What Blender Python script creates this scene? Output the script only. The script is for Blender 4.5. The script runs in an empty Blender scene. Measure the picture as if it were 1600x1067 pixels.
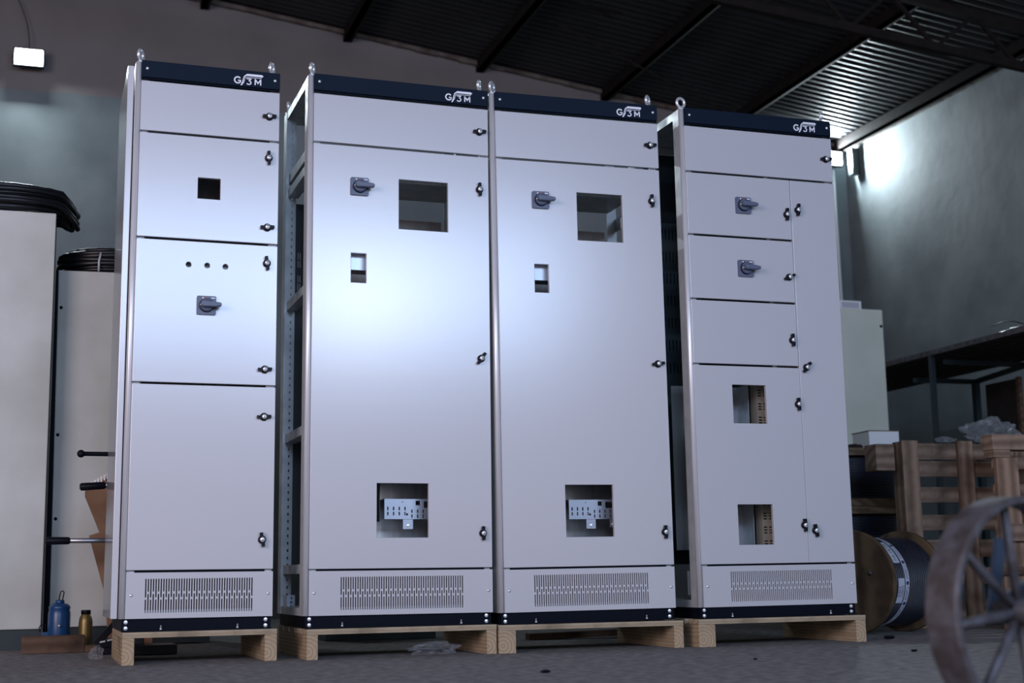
import bpy, bmesh, math, random
from mathutils import Vector, Matrix, noise as mnoise
C = bpy.context.scene.collection
scene = bpy.context.scene
rnd = random.Random(7)
PI = math.pi
R = math.radians

# ------------------------------------------------------------------ camera
cam_d = bpy.data.cameras.new('camera')
cam = bpy.data.objects.new('camera', cam_d); C.objects.link(cam)
cam_d.sensor_width = 36.0
cam_d.lens = 2215.4 / 1600 * 36.0
cam_d.clip_start = 0.05
yaw, pitch, roll = 0.31872, 0.16318, -0.01567
fwd = Vector((math.sin(yaw) * math.cos(pitch), math.cos(yaw) * math.cos(pitch), math.sin(pitch)))
rgt = Vector((math.cos(yaw), -math.sin(yaw), 0)); up = rgt.cross(fwd)
r2 = math.cos(roll) * rgt + math.sin(roll) * up
u2 = -math.sin(roll) * rgt + math.cos(roll) * up
M = Matrix((r2, u2, -fwd)).transposed().to_4x4()
M.translation = Vector((0.6342, -5.4788, 0.3033))
cam.matrix_world = M
cam_d.dof.use_dof = True
cam_d.dof.focus_distance = 5.75
cam_d.dof.aperture_fstop = 2.6
scene.camera = cam

# ------------------------------------------------------------------ world, lights, exposure
scene.view_settings.view_transform = 'Standard'
scene.view_settings.look = 'None'
scene.view_settings.gamma = 1.0
scene.view_settings.use_curve_mapping = False
scene.view_settings.exposure = 0.46
w = bpy.data.worlds.new('overcast_daylight'); scene.world = w; w.use_nodes = True
bg = w.node_tree.nodes['Background']
bg.inputs[0].default_value = (0.88, 0.80, 0.90, 1); bg.inputs[1].default_value = 0.62

def area(name, loc, target, sx, sy, power, col, spread=180):
    d = bpy.data.lights.new(name, 'AREA'); d.shape = 'RECTANGLE'; d.size = sx; d.size_y = sy
    d.energy = power; d.color = col; d.spread = R(spread)
    o = bpy.data.objects.new(name, d); C.objects.link(o)
    o.location = loc
    o.rotation_euler = (Vector(target) - Vector(loc)).to_track_quat('-Z', 'Y').to_euler()
    return o
# daylight through the open gate and the high window behind the camera, and a lamp beside it
area('gate_daylight', (2.5, -9.2, 3.42), (2.2, 0, 1.0), 7.0, 1.45, 285, (0.46, 0.66, 1.0))
area('side_gate_daylight', (-4.6, -6.0, 2.3), (0.8, 1.5, 1.0), 3.6, 2.4, 210, (1.0, 0.82, 0.87))
area('front_lamp', (3.75, -8.0, 2.95), (2.0, 0, 1.2), 0.9, 0.5, 15, (0.86, 0.93, 1.0))

# ------------------------------------------------------------------ materials
def lin(c):
    return tuple(((x / 255) / 12.92 if x / 255 <= 0.04045 else ((x / 255 + 0.055) / 1.055) ** 2.4) for x in c)

def mat(name, col, rough=0.5, metal=0.0, col2=None, scale=8, stretch=(1, 1, 1), detail=4, lo=0.35, hi=0.65,
        bump=0.0, bscale=60, bdist=0.002, spec=0.5, rvar=0.0, coat=0.0):
    m = bpy.data.materials.new(name); m.use_nodes = True
    nt = m.node_tree; N = nt.nodes; L = nt.links
    b = N['Principled BSDF']
    b.inputs['Base Color'].default_value = (*col, 1)
    b.inputs['Roughness'].default_value = rough
    b.inputs['Metallic'].default_value = metal
    b.inputs['Specular IOR Level'].default_value = spec
    b.inputs['Coat Weight'].default_value = coat
    if col2 is not None or bump or rvar:
        tc = N.new('ShaderNodeTexCoord'); mp = N.new('ShaderNodeMapping')
        mp.inputs['Scale'].default_value = stretch
        L.new(tc.outputs['Object'], mp.inputs['Vector'])
    if col2 is not None or rvar:
        nz = N.new('ShaderNodeTexNoise'); nz.inputs['Scale'].default_value = scale; nz.inputs['Detail'].default_value = detail
        L.new(mp.outputs['Vector'], nz.inputs['Vector'])
        mr = N.new('ShaderNodeMapRange'); mr.inputs[1].default_value = lo; mr.inputs[2].default_value = hi
        L.new(nz.outputs['Fac'], mr.inputs[0])
        if col2 is not None:
            mx = N.new('ShaderNodeMix'); mx.data_type = 'RGBA'
            mx.inputs[6].default_value = (*col, 1); mx.inputs[7].default_value = (*col2, 1)
            L.new(mr.outputs[0], mx.inputs[0]); L.new(mx.outputs[2], b.inputs['Base Color'])
        if rvar:
            m2 = N.new('ShaderNodeMapRange'); m2.inputs[3].default_value = rough - rvar; m2.inputs[4].default_value = rough + rvar
            L.new(mr.outputs[0], m2.inputs[0]); L.new(m2.outputs[0], b.inputs['Roughness'])
    if bump:
        n2 = N.new('ShaderNodeTexNoise'); n2.inputs['Scale'].default_value = bscale; n2.inputs['Detail'].default_value = 3
        L.new(mp.outputs['Vector'], n2.inputs['Vector'])
        bp = N.new('ShaderNodeBump'); bp.inputs['Strength'].default_value = bump; bp.inputs['Distance'].default_value = bdist
        L.new(n2.outputs['Fac'], bp.inputs['Height']); L.new(bp.outputs['Normal'], b.inputs['Normal'])
    return m

def wood(name, c1, c2, axis='Y', scale=9, centre=(0.013, 0, 0.03), rough=0.75, dirt=None):
    m = bpy.data.materials.new(name); m.use_nodes = True
    nt = m.node_tree; N = nt.nodes; L = nt.links
    b = N['Principled BSDF']; b.inputs['Roughness'].default_value = rough
    b.inputs['Specular IOR Level'].default_value = 0.25
    tc = N.new('ShaderNodeTexCoord'); mp = N.new('ShaderNodeMapping')
    L.new(tc.outputs['Object'], mp.inputs['Vector'])
    mp.inputs['Location'].default_value = centre
    wv = N.new('ShaderNodeTexWave'); wv.wave_type = 'RINGS'; wv.rings_direction = axis
    wv.inputs['Scale'].default_value = scale; wv.inputs['Distortion'].default_value = 1.6
    wv.inputs['Detail'].default_value = 2; wv.inputs['Detail Scale'].default_value = 1.5
    L.new(mp.outputs['Vector'], wv.inputs['Vector'])
    mx = N.new('ShaderNodeMix'); mx.data_type = 'RGBA'
    mx.inputs[6].default_value = (*c1, 1); mx.inputs[7].default_value = (*c2, 1)
    L.new(wv.outputs['Fac'], mx.inputs[0])
    nz = N.new('ShaderNodeTexNoise'); nz.inputs['Scale'].default_value = 7; nz.inputs['Detail'].default_value = 6
    L.new(tc.outputs['Object'], nz.inputs['Vector'])
    mr = N.new('ShaderNodeMapRange'); mr.inputs[1].default_value = 0.48; mr.inputs[2].default_value = 0.75
    L.new(nz.outputs['Fac'], mr.inputs[0])
    m2 = N.new('ShaderNodeMix'); m2.data_type = 'RGBA'
    m2.inputs[7].default_value = (*(dirt or tuple(x * 0.45 for x in c2)), 1)
    L.new(mx.outputs[2], m2.inputs[6]); L.new(mr.outputs[0], m2.inputs[0])
    L.new(m2.outputs[2], b.inputs['Base Color'])
    bp = N.new('ShaderNodeBump'); bp.inputs['Strength'].default_value = 0.4; bp.inputs['Distance'].default_value = 0.002
    L.new(wv.outputs['Fac'], bp.inputs['Height']); L.new(bp.outputs['Normal'], b.inputs['Normal'])
    return m

def film(name, tint=(0.85, 0.88, 0.92), alpha=0.35, rough=0.18):
    m = bpy.data.materials.new(name); m.use_nodes = True
    nt = m.node_tree; N = nt.nodes; L = nt.links
    b = N['Principled BSDF']; b.inputs['Base Color'].default_value = (*tint, 1)
    b.inputs['Roughness'].default_value = rough; b.inputs['Specular IOR Level'].default_value = 0.9
    tr = N.new('ShaderNodeBsdfTransparent'); mx = N.new('ShaderNodeMixShader')
    mx.inputs[0].default_value = alpha
    L.new(tr.outputs[0], mx.inputs[1]); L.new(b.outputs[0], mx.inputs[2])
    L.new(mx.outputs[0], N['Material Output'].inputs['Surface'])
    return m

def emit(name, col, s):
    m = bpy.data.materials.new(name); m.use_nodes = True
    b = m.node_tree.nodes['Principled BSDF']
    b.inputs['Base Color'].default_value = (0.8, 0.8, 0.8, 1)
    b.inputs['Emission Color'].default_value = (*col, 1); b.inputs['Emission Strength'].default_value = s
    return m

PAINT = mat('grey_powder_coat', (0.50, 0.505, 0.535), 0.20, bump=0.3, bscale=420, bdist=0.00025, spec=1.0)
GLOSSP = mat('glossy_grey_side', (0.42, 0.43, 0.46), 0.16, 0.35, spec=0.8)
NAVY = mat('navy_textured_coat', (0.003, 0.007, 0.015), 0.5, col2=(0.008, 0.017, 0.035), scale=320, bump=0.4, bscale=260, bdist=0.001, spec=0.08)
BLACK = mat('black_coat', (0.004, 0.006, 0.012), 0.5, spec=0.06)
BLACKP = mat('black_plastic', (0.006, 0.006, 0.011), 0.42, spec=0.14)
GALV = mat('galvanised_steel', (0.62, 0.66, 0.68), 0.42, 0.35, col2=(0.50, 0.54, 0.56), scale=14, rvar=0.08)
ALU = mat('brushed_profile', (0.74, 0.75, 0.77), 0.34, 0.35, col2=(0.64, 0.64, 0.66), scale=3, stretch=(30, 30, 1))
PLATE = mat('galvanised_plate', (0.50, 0.52, 0.53), 0.38, 0.7, col2=(0.36, 0.38, 0.39), scale=3, stretch=(9, 9, 1), rvar=0.08)
WPLATE = mat('bright_zinc_plate', (0.60, 0.66, 0.74), 0.4, 0.5)
ZPLATE = mat('dull_zinc_plate', (0.36, 0.40, 0.46), 0.4, 0.7)
CHROME = mat('zinc_bolt', (0.78, 0.80, 0.83), 0.28, 0.6)
WHITEP = mat('white_paint', (0.80, 0.81, 0.88), 0.5)
SWG = mat('slate_plastic', lin((86, 95, 118)), 0.45)
SWD = mat('slate_plastic_dark', lin((66, 74, 94)), 0.5)
YEL = mat('yellow_mark', (0.75, 0.72, 0.55), 0.5)
RED = mat('red_mark', (0.55, 0.10, 0.10), 0.5)
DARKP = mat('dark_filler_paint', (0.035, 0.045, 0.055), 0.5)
PALEP = mat('pale_inner_plate', (0.46, 0.44, 0.42), 0.45, 0.3, col2=(0.38, 0.36, 0.35), scale=3, stretch=(9, 9, 1))
TEALP = mat('unlit_galv_plate', (0.07, 0.11, 0.13), 0.4, 0.3)  # galvanised plate, its unlit tone put into the colour
DUCT = mat('grey_wire_duct', (0.50, 0.46, 0.38), 0.6)
PINE = wood('fresh_pine', (0.42, 0.33, 0.22), (0.335, 0.24, 0.145), 'Y', 22, (0.02, 0, -0.03))
PINEX = wood('fresh_pine_board', (0.42, 0.345, 0.24), (0.32, 0.25, 0.165), 'X', 13, (0, 0.03, 0.12))
OLDW = wood('weathered_wood', (0.29, 0.205, 0.15), (0.165, 0.110, 0.078), 'X', 6, (0, 0.05, 0.1))
OLDV = wood('weathered_wood_upright', (0.32, 0.215, 0.15), (0.17, 0.11, 0.076), 'Z', 6, (0.05, 0.1, 0))
BEAMW = wood('rough_beam', (0.13, 0.078, 0.050), (0.085, 0.05, 0.032), 'X', 9, (0, 0.06, 0.03))
DRUMW = wood('drum_wood', (0.125, 0.080, 0.042), (0.060, 0.036, 0.020), 'Z', 9, (0.3, 0.2, 0))
REELW = wood('reel_wood', (0.20, 0.14, 0.09), (0.12, 0.075, 0.045), 'X', 9, (0, 0.2, 0.05))
CREAM = mat('old_cream_paint', lin((206, 210, 206)), 0.5, col2=lin((184, 186, 178)), scale=2.2, detail=8, bump=0.15, bscale=12)
PALEG = mat('pale_green_paint', lin((236, 234, 216)), 0.5, col2=lin((218, 218, 200)), scale=2.0, detail=6)
RUBBER = mat('black_conduit', (0.008, 0.009, 0.012), 0.38, spec=0.5)
CABLE = mat('black_cable', (0.008, 0.011, 0.022), 0.38)
CARD = mat('cardboard', lin((140, 108, 84)), 0.85, col2=lin((112, 84, 64)), scale=6)
WBOX = mat('white_card', (0.86, 0.86, 0.86), 0.7)
BLUE = mat('blue_enamel', (0.010, 0.055, 0.16), 0.32, spec=0.5)
BRASS = mat('olive_brass', (0.20, 0.14, 0.05), 0.38, 0.6)
PURL = mat('dark_purlin_rust', (0.014, 0.010, 0.008), 0.8, col2=(0.008, 0.006, 0.006), scale=14, spec=0.2)
RUST = mat('rusty_steel', (0.030, 0.017, 0.012), 0.8, col2=(0.014, 0.010, 0.009), scale=18)
DSTEEL = mat('dark_steel_paint', (0.010, 0.020, 0.024), 0.5)
IRON = mat('worn_iron', (0.105, 0.100, 0.115), 0.6, 0.3, col2=(0.055, 0.045, 0.045), scale=26, bump=0.3, bscale=40)
BLUEF = mat('blue_frame_paint', (0.035, 0.055, 0.085), 0.5)
STEELT = mat('steel_tube', (0.40, 0.42, 0.46), 0.35, 0.9)
FILM = film('clear_plastic', (0.5, 0.53, 0.58), alpha=0.12)
WRAP = bpy.data.materials.new('stretch_wrap'); WRAP.use_nodes = True
_n = WRAP.node_tree.nodes; _t = _n.new('ShaderNodeBsdfTransparent'); _g = _n.new('ShaderNodeBsdfGlossy'); _m = _n.new('ShaderNodeMixShader')
_g.inputs['Roughness'].default_value = 0.07; _g.inputs['Color'].default_value = (0.9, 0.95, 1, 1); _m.inputs[0].default_value = 0.09
WRAP.node_tree.links.new(_t.outputs[0], _m.inputs[1]); WRAP.node_tree.links.new(_g.outputs[0], _m.inputs[2]); WRAP.node_tree.links.new(_m.outputs[0], _n['Material Output'].inputs['Surface'])
BAG = film('milky_bag', (0.30, 0.325, 0.34), 0.32, 0.25)
LABEL = mat('white_label', (0.62, 0.65, 0.75), 0.5)
INKB = mat('blue_ink', (0.015, 0.02, 0.12), 0.5)
INK = mat('black_ink', (0.02, 0.02, 0.03), 0.5)
LAMPON = emit('lamp_glass', (0.85, 0.94, 1.0), 26)
CORR = mat('corrugated_sheet', (0.044, 0.046, 0.050), 0.40, 0.35, col2=(0.031, 0.031, 0.034), scale=1.5)
FLOORM = mat('floor_concrete', (0.115, 0.108, 0.107), 0.8, col2=(0.240, 0.228, 0.224), scale=24, detail=14, bump=0.9, bscale=60, bdist=0.006, spec=0.3, stretch=(1, 1, 1))
WUP = mat('bare_render', (0.205, 0.186, 0.178), 0.9, col2=(0.165, 0.15, 0.146), scale=1.5, detail=8, bump=0.3, bscale=9, bdist=0.01)
WLO = mat('grey_green_render', (0.215, 0.250, 0.255), 0.8, col2=(0.105, 0.128, 0.135), scale=1.4, detail=10, lo=0.3, hi=0.7, bump=0.3, bscale=5, bdist=0.012)
MORTAR = mat('mortar', (0.16, 0.13, 0.11), 0.9, col2=(0.06, 0.04, 0.032), scale=7)
TUBEW = mat('white_tube', (0.7, 0.74, 0.72), 0.5)

# ------------------------------------------------------------------ mesh builder
class MB:
    def __init__(s):
        s.b = bmesh.new(); s.mats = []
    def mi(s, m):
        if m not in s.mats: s.mats.append(m)
        return s.mats.index(m)
    def faces(s, vs, fs, m, smooth=False):
        i = s.mi(m); v = [s.b.verts.new(p) for p in vs]; out = []
        for f in fs:
            try:
                fc = s.b.faces.new([v[k] for k in f]); fc.material_index = i; fc.smooth = smooth; out.append(fc)
            except ValueError:
                pass
        return out
    def box(s, a, c, m, T=None):
        x0, y0, z0 = a; x1, y1, z1 = c
        vs = [Vector(p) for p in ((x0, y0, z0), (x1, y0, z0), (x1, y1, z0), (x0, y1, z0), (x0, y0, z1), (x1, y0, z1), (x1, y1, z1), (x0, y1, z1))]
        if T: vs = [T @ p for p in vs]
        s.faces(vs, [(0, 3, 2, 1), (4, 5, 6, 7), (0, 1, 5, 4), (1, 2, 6, 5), (2, 3, 7, 6), (3, 0, 4, 7)], m)
        return s
    def bar(s, p, q, wd, ht, m, upv=(0, 0, 1)):
        p = Vector(p); q = Vector(q); d = (q - p).normalized(); u = Vector(upv)
        sx = d.cross(u)
        if sx.length < 1e-4: sx = d.cross(Vector((0, 1, 0)))
        sx.normalize(); sz = sx.cross(d)
        vs = []
        for e in (p, q):
            for a, c in ((-1, -1), (1, -1), (1, 1), (-1, 1)): vs.append(e + sx * a * wd / 2 + sz * c * ht / 2)
        s.faces(vs, [(0, 1, 2, 3), (7, 6, 5, 4), (0, 4, 5, 1), (1, 5, 6, 2), (2, 6, 7, 3), (3, 7, 4, 0)], m)
        return s
    def tube(s, pts, r, m, n=12, closed=False, radii=None):
        pts = [Vector(p) for p in pts]; k = len(pts); vs = []; prev = None
        for i, p in enumerate(pts):
            if closed: d = pts[(i + 1) % k] - pts[i - 1]
            else: d = pts[min(i + 1, k - 1)] - pts[max(i - 1, 0)]
            d.normalize()
            if prev is None:
                a = d.cross(Vector((0, 0, 1)))
                if a.length < 1e-3: a = d.cross(Vector((0, 1, 0)))
            else:
                a = prev - d * prev.dot(d)
            a.normalize(); prev = a; c = d.cross(a)
            rr = radii[i] if radii else r
            for j in range(n):
                t = 2 * PI * j / n; vs.append(p + (a * math.cos(t) + c * math.sin(t)) * rr)
        fs = []
        for i in range(k if closed else k - 1):
            i2 = (i + 1) % k
            for j in range(n):
                j2 = (j + 1) % n; fs.append((i * n + j, i * n + j2, i2 * n + j2, i2 * n + j))
        if not closed:
            fs.append(tuple(range(n - 1, -1, -1))); fs.append(tuple((k - 1) * n + j for j in range(n)))
        s.faces(vs, fs, m, True)
        return s
    def lathe(s, prof, m, origin=(0, 0, 0), axis=(0, 0, 1), n=32, smooth=True, caps=True):
        ax = Vector(axis).normalized(); a = ax.orthogonal().normalized(); c = ax.cross(a); o = Vector(origin)
        vs = []; fs = []
        for (r, h) in prof:
            for j in range(n):
                t = 2 * PI * j / n; vs.append(o + ax * h + (a * math.cos(t) + c * math.sin(t)) * max(r, 1e-5))
        for i in range(len(prof) - 1):
            for j in range(n):
                j2 = (j + 1) % n; fs.append((i * n + j, i * n + j2, (i + 1) * n + j2, (i + 1) * n + j))
        if caps: fs.append(tuple(range(n - 1, -1, -1))); fs.append(tuple((len(prof) - 1) * n + j for j in range(n)))
        s.faces(vs, fs, m, smooth)
        return s
    def prism(s, poly, y0, y1, m):
        n = len(poly)
        vs = [Vector((p[0], y0, p[1])) for p in poly] + [Vector((p[0], y1, p[1])) for p in poly]
        fs = [tuple(range(n)), tuple(range(2 * n - 1, n - 1, -1))] + [(i, (i + 1) % n, n + (i + 1) % n, n + i) for i in range(n)]
        s.faces(vs, fs, m)
        return s
    def ribbon(s, pts, wd, y0, y1, m, closed=False):
        """flat stroke in the XZ plane with thickness in Y"""
        k = len(pts); L = []; Rr = []
        for i in range(k):
            a = Vector(pts[max(i - 1, 0)]); c = Vector(pts[min(i + 1, k - 1)])
            p = Vector(pts[i])
            if 0 < i < k - 1:
                d1 = (p - a).normalized(); d2 = (c - p).normalized(); d = (d1 + d2).normalized()
                n = Vector((-d.y, d.x)); sc = 1 / max(0.5, n.dot(Vector((-d1.y, d1.x))))
            else:
                d = (c - a).normalized(); n = Vector((-d.y, d.x)); sc = 1
            L.append(p + n * wd / 2 * sc); Rr.append(p - n * wd / 2 * sc)
        for i in range(k - 1):
            s.prism([L[i], L[i + 1], Rr[i + 1], Rr[i]], y0, y1, m)
        return s
    def panel(s, u0, u1, v0, v1, y0, y1, m, rects=(), circs=(), msh=None):
        xs = {u0, u1}; zs = {v0, v1}; cells = []
        holes = [tuple(r) for r in rects]
        cq = []
        for (cu, cv, r) in circs:
            q = r * 1.25; cq.append((cu - q, cu + q, cv - q, cv + q)); 
        for (a, b_, c, d) in holes + cq:
            xs |= {a, b_}; zs |= {c, d}
        xs = sorted(xs); zs = sorted(zs)
        def inside(x, z, lst): return any(a < x < b_ and c < z < d for (a, b_, c, d) in lst)
        fill = {}
        nx = len(xs) - 1; nz = len(zs) - 1
        for i in range(nx):
            for j in range(nz):
                x = (xs[i] + xs[i + 1]) / 2; z = (zs[j] + zs[j + 1]) / 2
                fill[i, j] = 0 if inside(x, z, holes) else (2 if inside(x, z, cq) else 1)
        cache = {}
        def V(x, y, z):
            k = (round(x, 6), round(y, 6), round(z, 6))
            if k not in cache: cache[k] = s.b.verts.new(k)
            return cache[k]
        mi = s.mi(m)
        def F(*v):
            try:
                f = s.b.faces.new(v); f.material_index = mi
            except ValueError: pass
        g = lambda i, j: fill.get((i, j), 0)
        for i in range(nx):
            for j in range(nz):
                if g(i, j) == 0: continue
                xa, xb, za, zb = xs[i], xs[i + 1], zs[j], zs[j + 1]
                if g(i, j) == 1:
                    F(V(xa, y0, za), V(xb, y0, za), V(xb, y0, zb), V(xa, y0, zb))
                    F(V(xa, y1, zb), V(xb, y1, zb), V(xb, y1, za), V(xa, y1, za))
                if g(i - 1, j) == 0: F(V(xa, y0, za), V(xa, y0, zb), V(xa, y1, zb), V(xa, y1, za))
                if g(i + 1, j) == 0: F(V(xb, y0, zb), V(xb, y0, za), V(xb, y1, za), V(xb, y1, zb))
                if g(i, j - 1) == 0: F(V(xb, y0, za), V(xa, y0, za), V(xa, y1, za), V(xb, y1, za))
                if g(i, j + 1) == 0: F(V(xa, y0, zb), V(xb, y0, zb), V(xb, y1, zb), V(xa, y1, zb))
        for (cu, cv, r) in circs:
            q = r * 1.25; n = 24; ring = []; sq = []
            for k in range(n):
                t = PI / 4 + 2 * PI * k / n; c_, s_ = math.cos(t), math.sin(t); f = q / max(abs(c_), abs(s_))
                ring.append((cu + r * c_, cv + r * s_)); sq.append((cu + f * c_, cv + f * s_))
            for k in range(n):
                k2 = (k + 1) % n
                for (yy, fl) in ((y0, 0), (y1, 1)):
                    vv = [V(sq[k][0], yy, sq[k][1]), V(sq[k2][0], yy, sq[k2][1]), V(ring[k2][0], yy, ring[k2][1]), V(ring[k][0], yy, ring[k][1])]
                    F(*(vv if fl else vv[::-1]))
                F(V(ring[k][0], y0, ring[k][1]), V(ring[k2][0], y0, ring[k2][1]), V(ring[k2][0], y1, ring[k2][1]), V(ring[k][0], y1, ring[k][1]))
        return s
    def mesh(s, name):
        bmesh.ops.recalc_face_normals(s.b, faces=s.b.faces[:])
        me = bpy.data.meshes.new(name); s.b.to_mesh(me); s.b.free()
        for m in s.mats: me.materials.append(m)
        return me
    def build(s, name, parent=None, bevel=0, loc=(0, 0, 0), rot=(0, 0, 0)):
        o = bpy.data.objects.new(name, s.mesh(name)); C.objects.link(o)
        if parent: o.parent = parent
        o.location = loc; o.rotation_euler = rot
        if bevel:
            bv = o.modifiers.new('edge', 'BEVEL'); bv.width = bevel; bv.segments = 2; bv.limit_method = 'ANGLE'; bv.angle_limit = R(40)
        return o

def inst(name, me, parent, loc=(0, 0, 0), rot=(0, 0, 0), label=None):
    o = bpy.data.objects.new(name, me); C.objects.link(o); o.parent = parent; o.location = loc; o.rotation_euler = rot
    if label: o['label'] = label
    return o
def tag(o, label, cat, group=None):
    o['label'] = label; o['category'] = cat
    if group: o['group'] = group
    return o
def thing(name, label, cat, loc=(0, 0, 0), rot=(0, 0, 0), group=None):
    o = bpy.data.objects.new(name, None); C.objects.link(o); o.empty_display_size = 0.1
    o.location = loc; o.rotation_euler = rot
    return tag(o, label, cat, group)
def struct(o):
    o['kind'] = 'structure'; return o
def arc(cx, cz, r, a0, a1, n=16, rz=None):
    rz = rz or r
    return [(cx + r * math.cos(R(a0 + (a1 - a0) * i / n)), cz + rz * math.sin(R(a0 + (a1 - a0) * i / n))) for i in range(n + 1)]

# ------------------------------------------------------------------ the hall
XR, YB = 7.51, 5.5
TAN = 0.1305
def roofz(x): return 4.136 + (XR - x) * TAN
mb = MB(); mb.box((-5, -2.5, 0), (-4.8, YB + 0.25, 5.6), WLO); struct(mb.build('wall_left'))
mb = MB(); mb.box((-5, -9.5, -0.2), (XR + 0.3, YB + 0.3, 0), FLOORM); struct(mb.build('floor'))
mb = MB()
mb.box((-5, YB, 0), (XR, YB + 0.25, 4.008), WLO)
mb.faces([(-5, YB + 0.012, 4.008), (XR, YB + 0.012, 4.008), (XR, YB + 0.012, roofz(XR) + 0.02), (-5, YB + 0.012, roofz(-5) + 0.02),
          (-5, YB + 0.25, 4.008), (XR, YB + 0.25, 4.008), (XR, YB + 0.25, roofz(XR) + 0.02), (-5, YB + 0.25, roofz(-5) + 0.02)],
         [(0, 1, 2, 3), (7, 6, 5, 4), (0, 4, 5, 1), (2, 6, 7, 3), (1, 5, 6, 2), (0, 3, 7, 4)], WUP)
struct(mb.build('wall_back'))
mb = MB()
mb.box((XR, -9.5, 0), (XR + 0.25, YB + 0.25, 3.64), WLO)
mb.box((XR + 0.006, -9.5, 3.64), (XR + 0.25, YB + 0.25, roofz(XR) - 0.01), WLO)
struct(mb.build('wall_right'))
# corrugated roof, ridges running down the slope
mb = MB(); vs = []; fs = []
per = 0.090; nper = int(15 / per); seg = 8
ys = [YB + 0.1 - per * i / seg for i in range(nper * seg + 1)]
xs_ = [-5, -1, 3, XR + 0.4]
for i, yy in enumerate(ys):
    dz = 0.014 * math.sin(2 * PI * i / seg)
    for x in xs_: vs.append((x, yy, roofz(x) + dz + 0.03))
for i in range(len(ys) - 1):
    for j in range(3): fs.append((i * 4 + j, i * 4 + j + 1, (i + 1) * 4 + j + 1, (i + 1) * 4 + j))
mb.faces(vs, fs, CORR, True); struct(mb.build('ceiling'))
# purlins along the hall, eave beam, mortar line under the sheets
k = 0
for x in (0.55, 1.70, 2.86, 4.0, 5.13, 6.32, 7.40):
    k += 1
    mb = MB(); z = roofz(x)
    mb.box((x - 0.025, -9, z - 0.085), (x + 0.025, YB + 0.02, z + 0.013), PURL)
    mb.box((x - 0.025, -9, z - 0.085), (x + 0.045, YB + 0.02, z - 0.075), PURL)
    struct(mb.build('trim_%d' % k))
mb = MB(); n = 90; pts = []
for i in range(n):
    x = -1 + (XR + 1) * i / n; x2 = x + (XR + 1) / n
    h = 0.03 + 0.03 * abs(mnoise.noise(Vector((x * 3, 0, 0))))
    mb.bar((x, YB - 0.005, roofz(x) - h * 0.4), (x2, YB - 0.005, roofz(x2) - h * 0.4), 0.05, h, MORTAR)
k += 1; struct(mb.build('trim_%d' % k))
mb = MB()
for i in range(60):
    y0 = YB - i * 0.1; h = 0.05 + 0.03 * mnoise.noise(Vector((y0 * 4, 3, 0)))
    mb.box((XR - 0.03, y0 - 0.1, roofz(XR) - 0.03 - h * 0.4), (XR + 0.02, y0, roofz(XR) - 0.02), MORTAR)
k += 1; struct(mb.build('trim_%d' % k))
# lattice roof truss across the hall
mb = MB(); ty = 2.5
lo = lambda x: 3.797 + (7.12 - x) * 0.0975
hi = lambda x: roofz(x) - 0.10
mb.bar((-4, ty, lo(-4)), (XR, ty, lo(XR)), 0.05, 0.06, PURL)
mb.bar((-4, ty, hi(-4)), (XR, ty, hi(XR)), 0.05, 0.06, PURL)
x = XR - 0.1; flip = 0
while x > -3.5:
    x2 = x - 0.34
    a, b_ = (lo(x), hi(x2)) if flip else (hi(x), lo(x2))
    mb.bar((x, ty, a), (x2, ty, b_), 0.025, 0.025, PURL); x = x2; flip = 1 - flip
k += 1; struct(mb.build('trim_%d' % k))
# thin tie rods under the roof
for (p, q) in (((2.6, 4.0, 4.64), (6.60, 4.0, 4.425)), ((4.1, 4.0, 4.40), (6.3, 4.0, 3.50)), ((4.3, 4, 4.62), (4.6, 4.0, 4.47))):
    mb = MB(); mb.tube([p, q], 0.008, PURL, 8); k += 1; struct(mb.build('trim_%d' % k))

# ------------------------------------------------------------------ flood lamps on the walls
def flood(name, label, loc, face, wd, ht, power, cord_to=None, spread=150, down=-0.25):
    bl = YB - loc[1] - 0.004
    t = thing(name, label, 'lamp', loc, (0, 0, face))
    mb = MB(); mb.box((-wd / 2 - 0.012, 0, -ht / 2 - 0.012), (wd / 2 + 0.012, 0.045, ht / 2 + 0.012), BLACKP)
    for i in range(6):
        zz = -ht / 2 + ht * i / 5; mb.box((-wd / 2, 0.045, zz - 0.003), (wd / 2, 0.06, zz + 0.003), BLACKP)
    mb.build('housing', t, 0.004)
    mb = MB(); mb.box((-wd / 2, -0.006, -ht / 2), (wd / 2, 0.002, ht / 2), LAMPON); mb.build('glass', t, 0.003)
    mb = MB(); mb.bar((-wd / 2 - 0.018, 0.025, 0), (-wd / 2 - 0.018, bl, 0), 0.006, 0.025, BLACKP)
    mb.bar((wd / 2 + 0.018, 0.025, 0), (wd / 2 + 0.018, bl, 0), 0.006, 0.025, BLACKP)
    mb.bar((-wd / 2 - 0.02, bl, 0), (wd / 2 + 0.02, bl, 0), 0.006, 0.025, BLACKP); mb.build('bracket', t)
    if cord_to:
        mb = MB(); e = Vector(cord_to); pts = []
        for i in range(9):
            f = i / 8; pts.append((e.x * f + 0.03 * math.sin(PI * f), 0.06 + 0.03 * f, ht / 2 + (e.z - ht / 2) * f))
        mb.tube(pts, 0.0035, BLACKP, 6); mb.build('cord', t)
    d = bpy.data.lights.new('lamp_light', 'AREA'); d.shape = 'RECTANGLE'; d.size = wd; d.size_y = ht; d.energy = power
    d.color = (0.80, 0.93, 1.0); d.spread = R(spread)
    o = bpy.data.objects.new('lamp_light', d); C.objects.link(o); o.parent = t; o.location = (0, -0.012, 0)
    o.rotation_euler = Vector((0, -1, down)).to_track_quat('-Z', 'Y').to_euler()
    return t
flood('flood_lamp', 'glowing white flood lamp high on the back wall, at the left', (0.40, 5.37, 4.225), 0, 0.20, 0.12, 45, (-0.10, 0, 0.5), spread=180, down=-1.2)
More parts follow.
